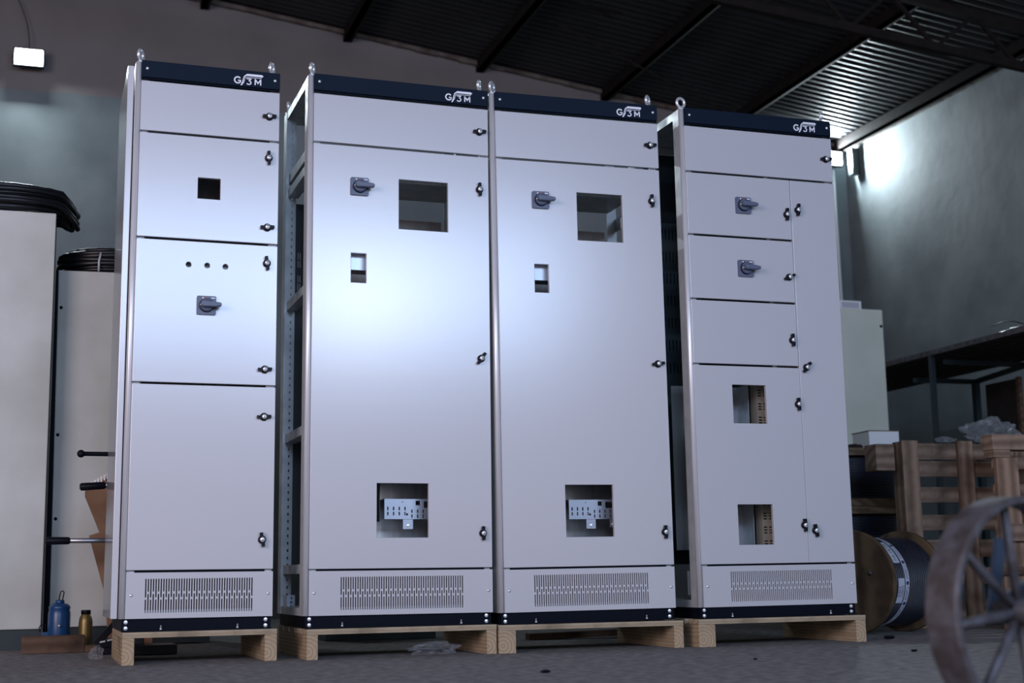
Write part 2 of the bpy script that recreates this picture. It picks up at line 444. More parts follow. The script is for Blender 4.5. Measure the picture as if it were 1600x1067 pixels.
flood('flood_lamp', 'glowing white flood lamp in the right corner, partly behind a cabinet edge', (7.335, 5.41, 3.99), R(0), 0.15, 0.12, 60, None, 180, down=0.12)
mb = MB(); mb.tube([(7.345, 5.46, 3.90), (7.36, 5.45, 2.2), (7.36, 5.45, 0)], 0.014, TUBEW, 10)  # white tube standing in for the pale upright strip at the corner
struct(mb.build('trim_%d' % (k + 1)))
mb = MB(); mb.box((7.43, 5.27, 3.815), (7.505, 5.335, 4.06), DSTEEL); struct(mb.build('trim_%d' % (k + 2)))

# ------------------------------------------------------------------ switchgear cabinets
PH = 0.046; DEP = 0.562; H = 2.150
def lock_mesh():
    mb = MB()
    mb.lathe([(0.0152, 0), (0.0152, 0.009), (0.0135, 0.012), (0, 0.012)], BLACKP, axis=(0, -1, 0), n=24)
    mb.prism([(-0.027, -0.0065), (-0.012, -0.0075), (0.012, -0.0045), (0.027, -0.0045), (0.027, 0.0065), (0.012, 0.0075), (-0.012, 0.0045), (-0.027, 0.0045)], -0.018, -0.004, BLACKP)
    mb.lathe([(0.0095, 0.010), (0.0095, 0.020), (0.0075, 0.022), (0, 0.022)], CHROME, axis=(0, -1, 0), n=20)
    mb.box((-0.0012, -0.0228, -0.004), (0.0012, -0.021, 0.004), BLACKP)
    return mb.mesh('lock')
LOCK = lock_mesh()
def switch_mesh():
    mb = MB(); h = 0.0365; r = 0.005
    poly = []
    for (cx, cz, a) in ((h - r, h - r, 0), (-h + r, h - r, 90), (-h + r, -h + r, 180), (h - r, -h + r, 270)):
        poly += arc(cx, cz, r, a, a + 90, 4)
    mb.prism(poly, -0.010, 0.0, SWG)
    mb.lathe([(0.028, 0.010), (0.028, 0.013), (0.0255, 0.013), (0.0255, 0.0105)], BLACKP, axis=(0, -1, 0), n=32)
    mb.lathe([(0.0255, 0.010), (0.0255, 0.024), (0.023, 0.027), (0, 0.027)], SWG, axis=(0, -1, 0), n=32)
    hb = [(-0.024, -0.006), (-0.018, -0.011), (0.03, -0.010), (0.052, -0.007), (0.054, 0.001), (0.05, 0.006), (0.03, 0.009), (-0.018, 0.011), (-0.024, 0.006)]
    mb.prism(hb, -0.046, -0.026, SWD)
    mb.prism([(p[0] * 0.97, p[1] * 0.8) for p in hb], -0.049, -0.046, SWG)
    mb.bar((-0.026, -0.030, -0.004), (-0.012, -0.048, 0.006), 0.004, 0.003, YEL)
    mb.box((-0.017, -0.0106, 0.0255), (-0.011, -0.0098, 0.0315), YEL)
    mb.box((-0.005, -0.0106, 0.028), (0.004, -0.0098, 0.031), RED)
    mb.box((0.017, -0.0106, 0.027), (0.032, -0.0098, 0.031), WHITEP)
    return mb.mesh('rotary_switch')
SWITCH = switch_mesh()
def screw_mesh():
    return MB().lathe([(0.0062, 0), (0.006, 0.002), (0.0042, 0.004), (0, 0.0046)], CHROME, axis=(0, -1, 0), n=16).mesh('screw')
SCREW = screw_mesh()
def bolt_mesh():
    mb = MB(); mb.lathe([(0.0072, 0), (0.0072, 0.002), (0.0052, 0.002), (0.0052, 0.007), (0, 0.008)], CHROME, axis=(0, -1, 0), n=12, smooth=False)
    return mb.mesh('bolt')
BOLT = bolt_mesh()
def eye_mesh():
    mb = MB()
    pts = [(0.0205 * math.cos(2 * PI * i / 28), 0, 0.033 + 0.0205 * math.sin(2 * PI * i / 28)) for i in range(28)]
    mb.tube(pts, 0.0065, CHROME, 10, closed=True)
    mb.lathe([(0.015, 0), (0.015, 0.006), (0.009, 0.010), (0.008, 0.013)], CHROME, n=20)
    return mb.mesh('eye_bolt')
EYE = eye_mesh()
def logo_mesh():
    mb = MB(); s_ = 0.118 / 530
    f = lambda x, y: ((x - 430) * s_, (232 - y) * s_)
    a, b_ = -0.0009, 0.0003
    W_ = WHITEP
    g = arc(233, -251, 56, 40, 330, 22); g = [(p[0], -p[1]) for p in g]
    g = [f(*p) for p in g]
    mb.ribbon(g, 24 * s_, a, b_, W_); mb.ribbon([f(236, 258), f(294, 258)], 22 * s_, a, b_, W_)
    mb.ribbon([f(284, 258), f(281, 279)], 22 * s_, a, b_, W_)
    mb.prism([f(*p) for p in ((282, 345), (312, 343), (336, 268), (342, 210), (368, 172), (385, 160), (400, 121), (345, 165), (326, 215), (318, 262))], a, b_, W_)
    mb.prism([f(*p) for p in ((385, 160), (662, 163), (695, 143), (665, 119), (400, 121))], a, b_, W_)
    mb.ribbon([f(318, 318), f(345, 280), f(358, 218), f(382, 184), f(640, 186), f(668, 168)], 9 * s_, a, b_, W_)
    mb.ribbon([f(392, 212), f(468, 212), f(430, 252)], 20 * s_, a, b_, W_)
    p3 = [(430 + 40 * math.cos(R(t)), 282 + 34 * math.sin(R(t))) for t in range(-90, 151, 15)]
    mb.ribbon([f(*p) for p in p3], 20 * s_, a, b_, W_)
    mb.ribbon([f(545, 317), f(545, 205)], 22 * s_, a, b_, W_); mb.ribbon([f(643, 317), f(643, 205)], 22 * s_, a, b_, W_)
    mb.ribbon([f(545, 212), f(594, 282), f(643, 212)], 22 * s_, a, b_, W_)
    return mb.mesh('lettering')
LOGO = logo_mesh()

CAB = [
 dict(loc=(0.9293, 0.0, 0.1656), ry=0.7208, rr=0.151, w=0.541),
 dict(loc=(1.5998, -0.044, 0.1617), ry=0.782, rr=0.1725, w=0.734),
 dict(loc=(2.3806, -0.045, 0.1561), ry=-0.2286, rr=-0.3285, w=0.7376),
 dict(loc=(3.2387, -0.0655, 0.1586), ry=0.9813, rr=-0.2042, w=0.7288)]
LAB = ['narrow grey switchgear cabinet with three round holes, leftmost of the row',
       'grey switchgear cabinet with an open galvanised left side, second from the left',
       'grey switchgear cabinet with one tall cut-out door, third from the left',
       'grey switchgear cabinet with stacked small doors and a tall right door, rightmost of the row']

def vent(mb, u0, u1, v0, v1, n):
    rects = []; p = (u1 - u0) / n; sw = p * 0.5; h = v1 - v0
    for i in range(n):
        a = u0 + p * i + (p - sw) / 2; cut = v1 - h * (0.58 if i % 2 == 0 else 0.41); g = 0.0042
        rects.append((a, a + sw, v0, cut - g)); rects.append((a, a + sw, cut + g, v1))
    return rects

def cabinet(i, doors, vent_u, leftside, logo_u):
    cb = CAB[i]; W = cb['w']
    ux = Matrix.Rotation(R(cb['ry']), 3, 'Z') @ Matrix.Rotation(R(cb['rr']), 3, 'Y')
    base = Vector(cb['loc']) - (ux @ Vector((0, 0, 1))) * PH
    t = thing('switchgear_cabinet', LAB[i], 'electrical cabinet', base, (0, R(cb['rr']), R(cb['ry'])), 'switchgear cabinets on pallets')
    Z = lambda v: v + PH
    # plinth
    mb = MB(); mb.box((-0.012, 0.012, 0), (W - 0.004, 0.03, PH - 0.002), BLACK); mb.box((-0.012, DEP - 0.02, 0), (W - 0.004, DEP, PH - 0.002), BLACK)
    mb.box((-0.012, 0.03, 0), (0.006, DEP - 0.02, PH - 0.002), BLACK); mb.box((W - 0.022, 0.03, 0), (W - 0.004, DEP - 0.02, PH - 0.002), BLACK)
    mb.box((-0.012, -0.006, 0), (W - 0.004, 0.012, 0.004), BLACK)
    pl = mb.build('plinth', t)
    for u in (0.004, W - 0.024):
        inst('bolt', BOLT, pl, (u, 0.012, Z(-0.012))); inst('bolt', BOLT, pl, (u, 0.012, Z(-0.034)))
    for u in (0.13, W - 0.13):
        m2 = MB(); m2.lathe([(0.005, 0), (0.005, 0.005), (0.003, 0.005), (0.0025, 0.016)], CHROME, n=10); m2.build('anchor_bolt', pl, loc=(u, 0.003, 0.0045))
    # frame
    zt = Z(H) - 0.004
    def post(u0, u1, y0, y1, m=ALU):
        mb = MB(); mb.box((u0, y0, Z(0)), (u1, y1, zt), m); return mb
    mb = MB()
    mb.tube([(-0.010, 0.018, Z(0)), (-0.010, 0.018, zt)], 0.0125, ALU, 14)
    mb.box((-0.022, 0.018, Z(0)), (-0.0185, 0.075, zt), GALV); mb.box((-0.010, 0.019, Z(0)), (0.03, 0.03, zt), GALV)
    p0 = mb.build('post', t)
    mb = MB(); mb.box((W - 0.035, 0.019, Z(0)), (W - 0.004, 0.03, zt), GALV); mb.box((W - 0.008, 0.019, Z(0)), (W - 0.004, 0.075, zt), GALV); mb.build('post', t)
    for (a, c) in ((-0.022, 0.02), (W - 0.05, W - 0.004)):
        mb = MB()
        rear_holes = []
        if a < 0:
            for q in range(70):
                zz = Z(0.04) + q * 0.030
                if zz < zt - 0.05: rear_holes.append((0.0, 0.007, zz, zz + 0.011))
        # flange facing the front carries a row of square holes, the outer flange faces the side
        mb.panel(a, c, Z(0), zt, DEP - 0.07, DEP - 0.067, GALV, rear_holes)
        e = a if a < 0 else c
        mb.box((e - 0.0015, DEP - 0.067, Z(0)), (e + 0.0015, DEP, zt), GALV)
        mb.build('post', t)
    for (z0, z1) in ((zt - 0.035, zt), (Z(0), Z(0.03))):
        mb = MB(); mb.box((-0.0215, 0.075, z0), (-0.0185, DEP - 0.067, z1), GALV); mb.box((-0.0185, 0.075, z1 - 0.003), (0.012, DEP - 0.067, z1), GALV); mb.build('frame_rail', t)
        MB().box((W - 0.007, 0.075, z0), (W - 0.004, DEP - 0.067, z1), GALV).build('frame_rail', t)
        MB().box((0.03, 0.02, z0), (W - 0.03, 0.03, z1), GALV).build('frame_rail', t)
        MB().box((0.03, DEP - 0.01, z0), (W - 0.03, DEP, z1), GALV).build('frame_rail', t)
    mb = MB(); mb.box((-0.018, 0.012, zt - 0.004), (W - 0.006, DEP, zt + 0.0015), PAINT if i == 0 else GALV); mb.build('top_panel', t)
    for n_, (u, y, a) in enumerate(((-0.003, 0.03, 62), (W - 0.028, 0.03, 62), (-0.010, DEP - 0.03, 75), (W - 0.028, DEP - 0.03, 75))):
        aa = a if i < 2 else (48 if i == 2 else (12 if n_ == 0 else 60))
        inst('eye_bolt', EYE, t, (u, y, zt + 0.001), (0, 0, R(aa)))
    # fascia
    mb = MB(); mb.box((0.0, -0.003, Z(2.082)), (W, 0.012, Z(H)), NAVY); mb.box((0.0, 0.004, Z(2.075)), (W, 0.012, Z(2.082)), BLACK)
    fa = mb.build('fascia', t, 0.0015)
    for u in (0.021, W - 0.020): inst('screw', SCREW, fa, (u, -0.003, Z(2.117)))
    inst('lettering', LOGO, fa, (logo_u, -0.003, Z(2.1105)), label='white lettering and emblem on the navy fascia')
    # doors
    for d in doors:
        u0, u1, v0, v1 = d['r']
        mb = MB(); mb.panel(u0, u1, Z(v0), Z(v1), 0.0, 0.016, PAINT, [(a, b_, Z(c), Z(e)) for (a, b_, c, e) in d.get('rect', ())], [(a, Z(b_), c) for (a, b_, c) in d.get('circ', ())])
        do = mb.build('door', t, 0.0016)
        if d.get('label'): do['label'] = d['label']
        for (u, v, a) in d.get('lock', ()): inst('lock', LOCK, do, (u, 0, Z(v)), (0, R(-a), 0), label='black wing knob lock with a silver core')
        for (u, v) in d.get('switch', ()): inst('rotary_switch', SWITCH, do, (u, 0, Z(v)), label='slate grey rotary switch handle')
    n = int(round((vent_u[1] - vent_u[0]) / 0.0093))
    mb = MB(); rc = vent(mb, vent_u[0], vent_u[1], Z(0.0205), Z(0.1445), n)
    mb.panel(0, W, Z(0.0), Z(0.1675), 0.0, 0.010, PAINT, rc)
    vp = mb.build('vent_panel', t); vp['label'] = 'grey base panel with slotted vents'
    for u in (0.019, W - 0.018): inst('screw', SCREW, vp, (u, 0, Z(0.085)))
    mb = MB(); mb.box((0.03, 0.014, Z(0.168)), (W - 0.03, 0.03, Z(0.176)), BLACK)
    mb.box((0.03, 0.04, Z(0.004)), (W - 0.03, 0.045, Z(0.16)), BLACK)
    mb.build('cross_member', t)
    return t, Z, W, zt

D = lambda r, **k: dict(r=r, **k)
# -- leftmost: three doors, side wall closed
t, Z, W, zt = cabinet(0, [
    D((0, 0.541, 1.8675, 2.068), lock=[(0.500, 1.965, 0)]),
    D((0, 0.541, 1.4445, 1.8585), rect=[(0.226, 0.313, 1.609, 1.693)], lock=[(0.500, 1.793, 90), (0.498, 1.509, 0)]),
    D((0, 0.541, 0.881, 1.4355), circ=[(0.198, 1.343, 0.0105), (0.269, 1.343, 0.0105), (0.339, 1.342, 0.0105)], lock=[(0.499, 1.364, 95), (0.497, 0.942, 0)], switch=[(0.2685, 1.184)]),
    D((0, 0.541, 0.1765, 0.873), lock=[(0.497, 0.757, 0), (0.497, 0.287, 97)])],
    (0.067, 0.467), True, 0.4155)
mb = MB(); mb.box((-0.050, 0.035, Z(0.0)), (-0.044, DEP - 0.01, zt - 0.012), GLOSSP); mb.box((-0.050, 0.030, Z(0)), (-0.026, 0.035, zt - 0.012), PAINT)
mb.box((-0.044, DEP - 0.016, Z(0)), (-0.024, DEP - 0.01, zt - 0.012), PAINT)
sp = mb.build('side_panel', t, 0.003); sp['label'] = 'smooth grey side panel'
mb = MB(); mb.box((W - 0.004, 0.03, Z(0)), (W, DEP, zt - 0.01), PAINT); mb.build('side_panel', t)
mb = MB(); mb.box((0.0, DEP - 0.004, Z(0)), (W - 0.01, DEP, zt - 0.006), PAINT); mb.build('back_panel', t)
mb = MB(); mb.box((0.03, 0.30, Z(0.2)), (W - 0.04, 0.304, Z(1.95)), PLATE); mb.build('mounting_plate', t)

# -- the two middle cabinets
def middle(i):
    W = CAB[i]['w']; dx = 0.003 if i == 2 else 0
    t, Z, W, zt = cabinet(i, [
        D((0, W, 1.8685, 2.068), lock=[(0.694 + dx, 1.967, 0)]),
        D((0, W, 0.1755, 1.8595), rect=[(0.351 + dx, 0.558 + dx, 1.530, 1.737), (0.155 + dx, 0.217 + dx, 1.299, 1.4185), (0.263 + dx * 1.5, 0.472 + dx * 1.5, 0.2935, 0.5045)],
          lock=[(0.693 + dx, 1.719, 90), (0.694 + dx, 1.012, 52 if i == 1 else 5), (0.695 + dx * 2, 0.3095, 88)], switch=[(0.187 + dx, 1.692)],
          label='tall grey door with three square cut-outs')],
        (0.120 + dx, 0.614 + dx * 2, ), False, 0.6065)
    # rear plate, right inner wall, perforated tray, small bright plate, device plate
    mb = MB(); mb.box((0.075, DEP - 0.06, Z(0.18)), (W - 0.06, DEP - 0.056, Z(1.70)), PALEP)
    mb.box((0.075, DEP - 0.075, Z(0.18)), (0.083, DEP - 0.06, Z(1.70)), GALV)
    mb.build('back_panel', t)
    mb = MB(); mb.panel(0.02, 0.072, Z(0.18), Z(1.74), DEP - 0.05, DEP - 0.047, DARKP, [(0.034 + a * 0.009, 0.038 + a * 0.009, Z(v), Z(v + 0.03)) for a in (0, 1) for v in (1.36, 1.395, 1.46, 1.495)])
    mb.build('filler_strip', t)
    mb = MB(); mb.box((W - 0.012, 0.08, Z(0.18)), (W - 0.009, DEP - 0.07, Z(1.62)), PLATE); mb.box((W - 0.012, 0.08, Z(1.70)), (W - 0.009, DEP - 0.07, Z(1.76)), PLATE); mb.build('side_panel', t)
    mb = MB(); mb.panel(0.03, W - 0.04, Z(1.752), Z(1.79), 0.10, 0.103, GALV, [(0.05 + q * 0.0085, 0.054 + q * 0.0085, Z(1.757), Z(1.765)) for q in range(72)])
    mb.box((0.03, 0.10, Z(1.79)), (W - 0.04, 0.50, Z(1.793)), GALV); mb.build('perforated_tray', t)
    mb = MB(); mb.box((0.11, 0.045, Z(1.360)), (0.30, 0.049, Z(1.50)), WPLATE); mb.box((0.11, 0.049, Z(1.360)), (0.30, 0.13, Z(1.363)), PLATE); mb.build('cover_plate', t)
    mb = MB(); ho = []
    for q in range(4):
        a = 0.329 + q * 0.0235; ho += [(a, a + 0.0055, Z(0.404), Z(0.418)), (a, a + 0.0055, Z(0.384), Z(0.398))]
    for q in range(5):
        a = 0.428 + q * 0.0235; ho += [(a, a + 0.0055, Z(0.394), Z(0.407)), (a, a + 0.0055, Z(0.374), Z(0.388))]
    ho += [(0.446, 0.464, Z(0.424), Z(0.442)), (0.48, 0.53, Z(0.414), Z(0.440))]
    mb.panel(0.318, 0.545, Z(0.369), Z(0.449), 0.10, 0.103, ZPLATE, ho, [(0.410, Z(0.388), 0.005), (0.392, Z(0.437), 0.0022)])
    mb.box((0.318, 0.103, Z(0.446)), (0.545, 0.25, Z(0.449)), ZPLATE)
    mb.box((0.395, 0.104, Z(0.330)), (0.436, 0.107, Z(0.369)), ZPLATE); mb.box((0.50, 0.104, Z(0.335)), (0.53, 0.107, Z(0.369)), ZPLATE)
    dp = mb.build('device_plate', t); dp['label'] = 'bright zinc plate punched with small slots'
    inst('bolt', BOLT, dp, (0.416, 0.104, Z(0.343))); inst('bolt', BOLT, dp, (0.513, 0.104, Z(0.348)))
    mb = MB(); mb.box((0.30, 0.26, Z(0.19)), (W - 0.06, 0.263, Z(0.60)), PLATE); mb.box((0.297, 0.10, Z(0.36)), (0.30, 0.26, Z(0.60)), DSTEEL)
    mb.build('mounting_plate', t)
    # rails along the open side
    for v in (1.795, 1.30, 0.735, 0.195):
        mb = MB(); mb.box((-0.014, 0.075, Z(v) - 0.034), (-0.011, DEP - 0.07, Z(v)), GALV); mb.box((-0.014, 0.075, Z(v) - 0.036), (0.03, DEP - 0.07, Z(v) - 0.033), GALV); mb.box((-0.011, 0.075, Z(v) - 0.003), (0.03, DEP - 0.07, Z(v)), GALV)
        mb.build('side_rail', t)
    mb = MB(); mb.box((-0.012, 0.075, Z(1.82)), (0.10, DEP - 0.07, Z(1.824)), PLATE); mb.box((-0.012, 0.075, Z(1.824)), (-0.009, DEP - 0.07, Z(1.862)), PLATE); mb.build('cable_tray', t)
    mb = MB(); mb.panel(-0.012, 0.02, Z(0.02), Z(0.075), 0.40, 0.403, WPLATE, [(0.0, 0.009, Z(a), Z(a + 0.009)) for a in (0.026, 0.042, 0.058)]); mb.box((-0.012, 0.403, Z(0.02)), (-0.009, 0.49, Z(0.075)), WPLATE); mb.build('hole_bracket', t)
    return t
middle(1); middle(2)

# -- rightmost
W = CAB[3]['w']
t, Z, W, zt = cabinet(3, [
    D((-0.004, W, 1.8675, 2.068), lock=[(0.694, 1.969, 0)]),
    D((-0.004, 0.5035, 1.587, 1.8585), lock=[(0.479, 1.699, 84)], switch=[(0.264, 1.7255)]),
    D((-0.004, 0.5035, 1.304, 1.578), lock=[(0.476, 1.416, 20)], switch=[(0.262, 1.443)]),
    D((-0.004, 0.5035, 1.022, 1.295), lock=[(0.476, 1.135, 90)]),
    D((-0.004, 0.5045, 0.1755, 1.013), rect=[(0.174, 0.336, 0.767, 0.933), (0.175, 0.342, 0.254, 0.423)], lock=[(0.488, 0.854, 90), (0.489, 0.334, 90)]),
    D((0.506, W, 0.1755, 1.8585), lock=[(0.536, 1.723, 80), (0.539, 1.017, 48), (0.541, 0.311, 98)], label='tall narrow door at the right')],
    (0.126, 0.612), False, 0.596)
mb = MB(); sl = []
for g in range(13):
    v = 0.42 + g * 0.105
    for q in range(12): sl.append((0.035 + q * 0.018, 0.041 + q * 0.018, Z(v), Z(v + 0.05)))
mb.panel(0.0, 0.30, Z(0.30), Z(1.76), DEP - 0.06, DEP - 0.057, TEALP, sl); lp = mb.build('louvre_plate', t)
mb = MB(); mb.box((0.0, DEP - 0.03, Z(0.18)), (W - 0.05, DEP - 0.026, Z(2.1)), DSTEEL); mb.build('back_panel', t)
mb = MB(); mb.box((0.02, 0.28, Z(0.24)), (0.345, 0.283, Z(0.96)), PLATE); mb.box((0.345, 0.18, Z(0.24)), (0.349, 0.283, Z(0.96)), GALV); mb.build('mounting_plate', t)
mb = MB(); ds = []
for q in range(60):
    v = 0.245 + q * 0.012
    if q % 5 < 3: ds += [(0.378, 0.396, Z(v), Z(v + 0.0055)), (0.404, 0.424, Z(v), Z(v + 0.0055))]
mb.panel(0.372, 0.43, Z(0.24), Z(0.97), 0.15, 0.153, DUCT, ds); mb.box((0.372, 0.153, Z(0.24)), (0.375, 0.21, Z(0.97)), DUCT); mb.box((0.427, 0.153, Z(0.24)), (0.43, 0.21, Z(0.97)), DUCT)
du = mb.build('wire_duct', t); du['label'] = 'pale slotted wire duct'
mb = MB(); mb.box((W - 0.004, 0.03, Z(0)), (W, DEP, zt - 0.01), PAINT); mb.build('side_panel', t)
mb = MB(); mb.box((0.02, 0.10, Z(1.80)), (0.06, 0.103, Z(1.87)), WPLATE); mb.build('bracket', t)
mb = MB(); mb.panel(-0.012, 0.03, Z(0.05), Z(0.15), 0.12, 0.123, WPLATE, [(0.0, 0.02, Z(0.065), Z(0.135))]); mb.build('bracket', t)

# ------------------------------------------------------------------ pallets under the cabinets
def pallet(label, x0, x1, yf, top, rz, legl, legr, depth=0.62):
    t = thing('pallet', label, 'pallet', (x0, yf, 0), (0, 0, rz), 'short pine pallets under the cabinets')
    wd = x1 - x0; bt = 0.021
    for (a, lw) in ((0.0, legl), (wd - legr, legr)):
        o = MB().box((-lw / 2, 0, 0), (lw / 2, depth, top - bt), PINE).build('stringer', t, 0.0015, (a + lw / 2, 0.002, 0))
    for y in (0.0, 0.131, 0.262, 0.393, depth - 0.095):
        MB().box((0, 0, 0), (wd, 0.095, bt - 0.0008), PINEX).build('deck_board', t, 0.0012, (0, y, top - bt + 0.0004))
    return t
pallet('pale pine pallet under the narrow leftmost cabinet', 0.9205, 1.484, -0.035, 0.1178, R(0.72), 0.043, 0.046)
pallet('pale pine pallet under the second cabinet, plastic film beneath it', 1.588, 2.338, -0.078, 0.1132, R(0.78), 0.042, 0.040)
pallet('pale pine pallet under the third cabinet from the left', 2.345, 3.136, -0.076, 0.1095, R(-0.2), 0.070, 0.042)
pallet('pale pine pallet under the rightmost cabinet', 3.196, 3.986, -0.098, 0.1120, R(0.98), 0.075, 0.048)

# ------------------------------------------------------------------ crumpled plastic
def crumple(name, label, loc, dims, seed, m=FILM, cat='plastic wrap', sub=4, amp=0.45, group=None):
    b = bmesh.new(); bmesh.ops.create_icosphere(b, subdivisions=sub, radius=1)
    for v in b.verts:
        p = v.co * 2.1 + Vector((seed * 3.1, seed, 0)); d = 1 + amp * mnoise.noise(p) + amp * 0.8 * abs(mnoise.noise(p * 2.3)) + amp * 0.35 * mnoise.noise(p * 5)
        v.co = Vector((v.co.x * d * dims[0] / 2, v.co.y * d * dims[1] / 2, max(-0.9, v.co.z * d) * dims[2] / 2))
    lowz = min(v.co.z for v in b.verts)
    for v in b.verts: v.co.z -= lowz
    for f in b.faces: f.smooth = False
    me = bpy.data.meshes.new(name); b.to_mesh(me); b.free(); me.materials.append(m)
    o = bpy.data.objects.new(name, me); C.objects.link(o); o.location = loc
    return tag(o, label, cat, group)
crumple('plastic_film', 'crumpled clear plastic film lying under the second pallet', (2.11, 0.03, 0.0), (0.17, 0.12, 0.05), 2)
crumple('plastic_film', 'small crumpled clear plastic lump beside the leftmost pallet', (0.850, 0.48, 0.0), (0.05, 0.05, 0.05), 5)

# ------------------------------------------------------------------ left background
def old_cab(label, x0, x1, y, h, tilt, dots, gap_fill=0):
    t = thing('metal_cabinet', label, 'metal cabinet', (x0, y, 0), (0, R(tilt), 0))
    wd = x1 - x0
    MB().box((0.0, 0.014, 0.0), (wd, 0.0195, 0.09), DSTEEL).build('plinth', t)
    MB().prism([(-gap_fill, 0.02), (wd, 0.02), (wd, h), (-gap_fill * 0.35, h)], 0.02, 0.40, BLACK).build('body', t)  # coloured black for the shaded gap between cabinets, widened left to close it
    MB().box((0.004, 0.0, 0.092), (wd - 0.004, 0.018, h - 0.004), CREAM).build('front_panel', t, 0.004)
    for (u, v) in dots:
        m2 = MB(); m2.lathe([(0.008, 0), (0.008, 0.003), (0, 0.004)], BLACKP, axis=(0, -1, 0), n=14); m2.build('bolt', t, loc=(u, 0, v))
    return t
old_cab('tall cream metal cabinet at the left edge, black hose coil on top', -0.35, 0.642, 1.50, 2.058, 0, [(0.72, 1.8)])
old_cab('shorter cream metal cabinet with dirty door behind the leftmost switchgear cabinet', 0.672, 1.42, 1.64, 1.81, -0.55, [(0.02, 1.62), (0.02, 1.0), (0.02, 0.6)], 0.024)
def coil(label, loc, r, n, seed, sq=1.0):
    rr = random.Random(seed); mb = MB(); pts = []; rad = []
    per = 48
    for i in range(n * per + 1):
        a = 2 * PI * i / per; f = i / per
        q = r * (1 + 0.05 * math.sin(f * 2.3 + seed)) ; lay = int(f) % 3; lv = int(f) // 3
        q += (lay - 1) * 0.012
        z = 0.017 + lv * 0.028 + 0.007 * math.sin(a + f) + 0.012 * lay * 0.6 + 0.007
        z -= max(0, q * math.cos(a) - 0.262) * 0.9
        pts.append((q * math.cos(a), q * math.sin(a) * sq, z)); rad.append(0.0145 if i % 2 else 0.0125)
    mb.tube(pts, 0.015, RUBBER, 8, radii=rad)
    o = mb.build('hose_coil', None, 0, loc); return tag(o, label, 'hose coil', 'coils of black conduit')
coil('coil of black corrugated conduit on top of the taller cream cabinet', (0.40, 1.72, 2.058), 0.315, 12, 1, 0.72)
hc = coil('coil of black corrugated conduit tied with a pale strap on the shorter cream cabinet', (0.935, 1.84, 1.8145), 0.25, 10, 2, 0.65)
mb = MB(); mb.tube([(-0.088, -0.178, 0.0), (-0.088, -0.186, 0.05), (-0.08, -0.175, 0.092), (-0.07, -0.13, 0.094)], 0.005, LABEL, 8)
st = mb.build('strap', hc); st['label'] = 'pale plastic strap'
# trolley with steel handles behind the leftmost cabinet
t = thing('pump_trolley', 'tool stand with black-gripped steel handles sticking out behind the leftmost cabinet', 'tool stand', (1.02, 0.78, 0))
MB().box((-0.02, -0.10, 0), (0.16, 0.10, 0.04), DSTEEL).build('base', t, 0.004)
MB().box((-0.03, -0.03, 0.04), (0.03, 0.03, 0.90), DSTEEL).build('post', t, 0.004)
hd = MB().tube([(0, -0.035, 0.472), (-0.37, -0.05, 0.472)], 0.0105, STEELT, 14).build('handle', t)
MB().tube([(-0.28, -0.047, 0.472), (-0.285, -0.047, 0.472), (-0.37, -0.05, 0.472), (-0.376, -0.05, 0.472)], 0.0155, BLACKP, 14, radii=[0.012, 0.0155, 0.0165, 0.013]).build('grip', hd)
hd = MB().tube([(0, -0.05, 0.712), (-0.25, -0.05, 0.694)], 0.0105, STEELT, 14).build('handle', t)
MB().tube([(-0.145, -0.05, 0.7015), (-0.15, -0.05, 0.701), (-0.242, -0.05, 0.6945), (-0.247, -0.05, 0.694)], 0.0155, BLACKP, 14, radii=[0.012, 0.0155, 0.0165, 0.013]).build('grip', hd)
hd = MB().tube([(0, -0.04, 0.833), (-0.24, -0.05, 0.833)], 0.0095, BLACK, 14).build('lever', t)
m2 = MB(); m2.lathe([(0.0165 * math.sin(PI * i / 10), -0.0165 * math.cos(PI * i / 10)) for i in range(11)], BLACKP, (-0.248, -0.05, 0.833), n=20); m2.build('ball_knob', hd)
# torn cardboard leaning behind
mb = MB()
mb.prism([(0.80, 0.70), (0.845, 0.735), (0.92, 0.775), (1.10, 0.775), (1.10, 0.40), (0.905, 0.40), (0.872, 0.50), (0.80, 0.67)], 1.0, 1.006, CARD)
mb.prism([(0.822, 0.500), (0.90, 0.525), (1.10, 0.53), (1.10, 0.0), (0.92, 0.0), (0.895, 0.25)], 0.98, 0.986, CARD)
for q in range(9):
    mb.box((0.81 + q * 0.013, 0.993, 0.705 + q * 0.007), (0.819 + q * 0.013, 0.999, 0.727 + q * 0.0075), WBOX)
tag(mb.build('cardboard_sheet'), 'torn brown cardboard behind the handles left of the leftmost cabinet', 'cardboard')
# wooden beam, jack, bottle and black stand on the floor
o = MB().box((0, 0, 0), (0.262, 0.07, 0.074), BEAMW).build('wooden_beam', None, 0.003, (0.560, 1.10, 0), (0, 0, R(-1)))
tag(o, 'short rough wooden beam on the floor in front of the blue jack', 'wooden beam')
o = MB().box((0, 0, 0), (0.24, 0.06, 0.03), BEAMW).build('wooden_plank', None, 0.003, (0.815, 1.10, 0), (0, 0, R(-3)))
tag(o, 'thin wooden plank on the floor right of the short beam', 'wooden plank')
t = thing('bottle_jack', 'blue bottle jack with a wire loop standing behind the wooden beam', 'jack', (0.715, 1.28, 0))
m2 = MB(); m2.lathe([(0.046, 0), (0.048, 0.006), (0.048, 0.165), (0.044, 0.182), (0.047, 0.188), (0.046, 0.196), (0.036, 0.206), (0.022, 0.210)], BLUE, n=32); m2.build('body', t)
m2 = MB(); m2.lathe([(0.020, 0.205), (0.020, 0.222), (0.016, 0.225), (0.0, 0.225)], BLUE, n=24); m2.build('neck', t)
m2 = MB(); m2.tube([(-0.004, 0, 0.22), (0.0, 0, 0.25), (0.004, 0, 0.262), (0.012, 0, 0.264), (0.017, 0, 0.258), (0.014, 0, 0.24), (0.011, 0, 0.22)], 0.0025, BLACKP, 8); m2.build('wire_loop', t)
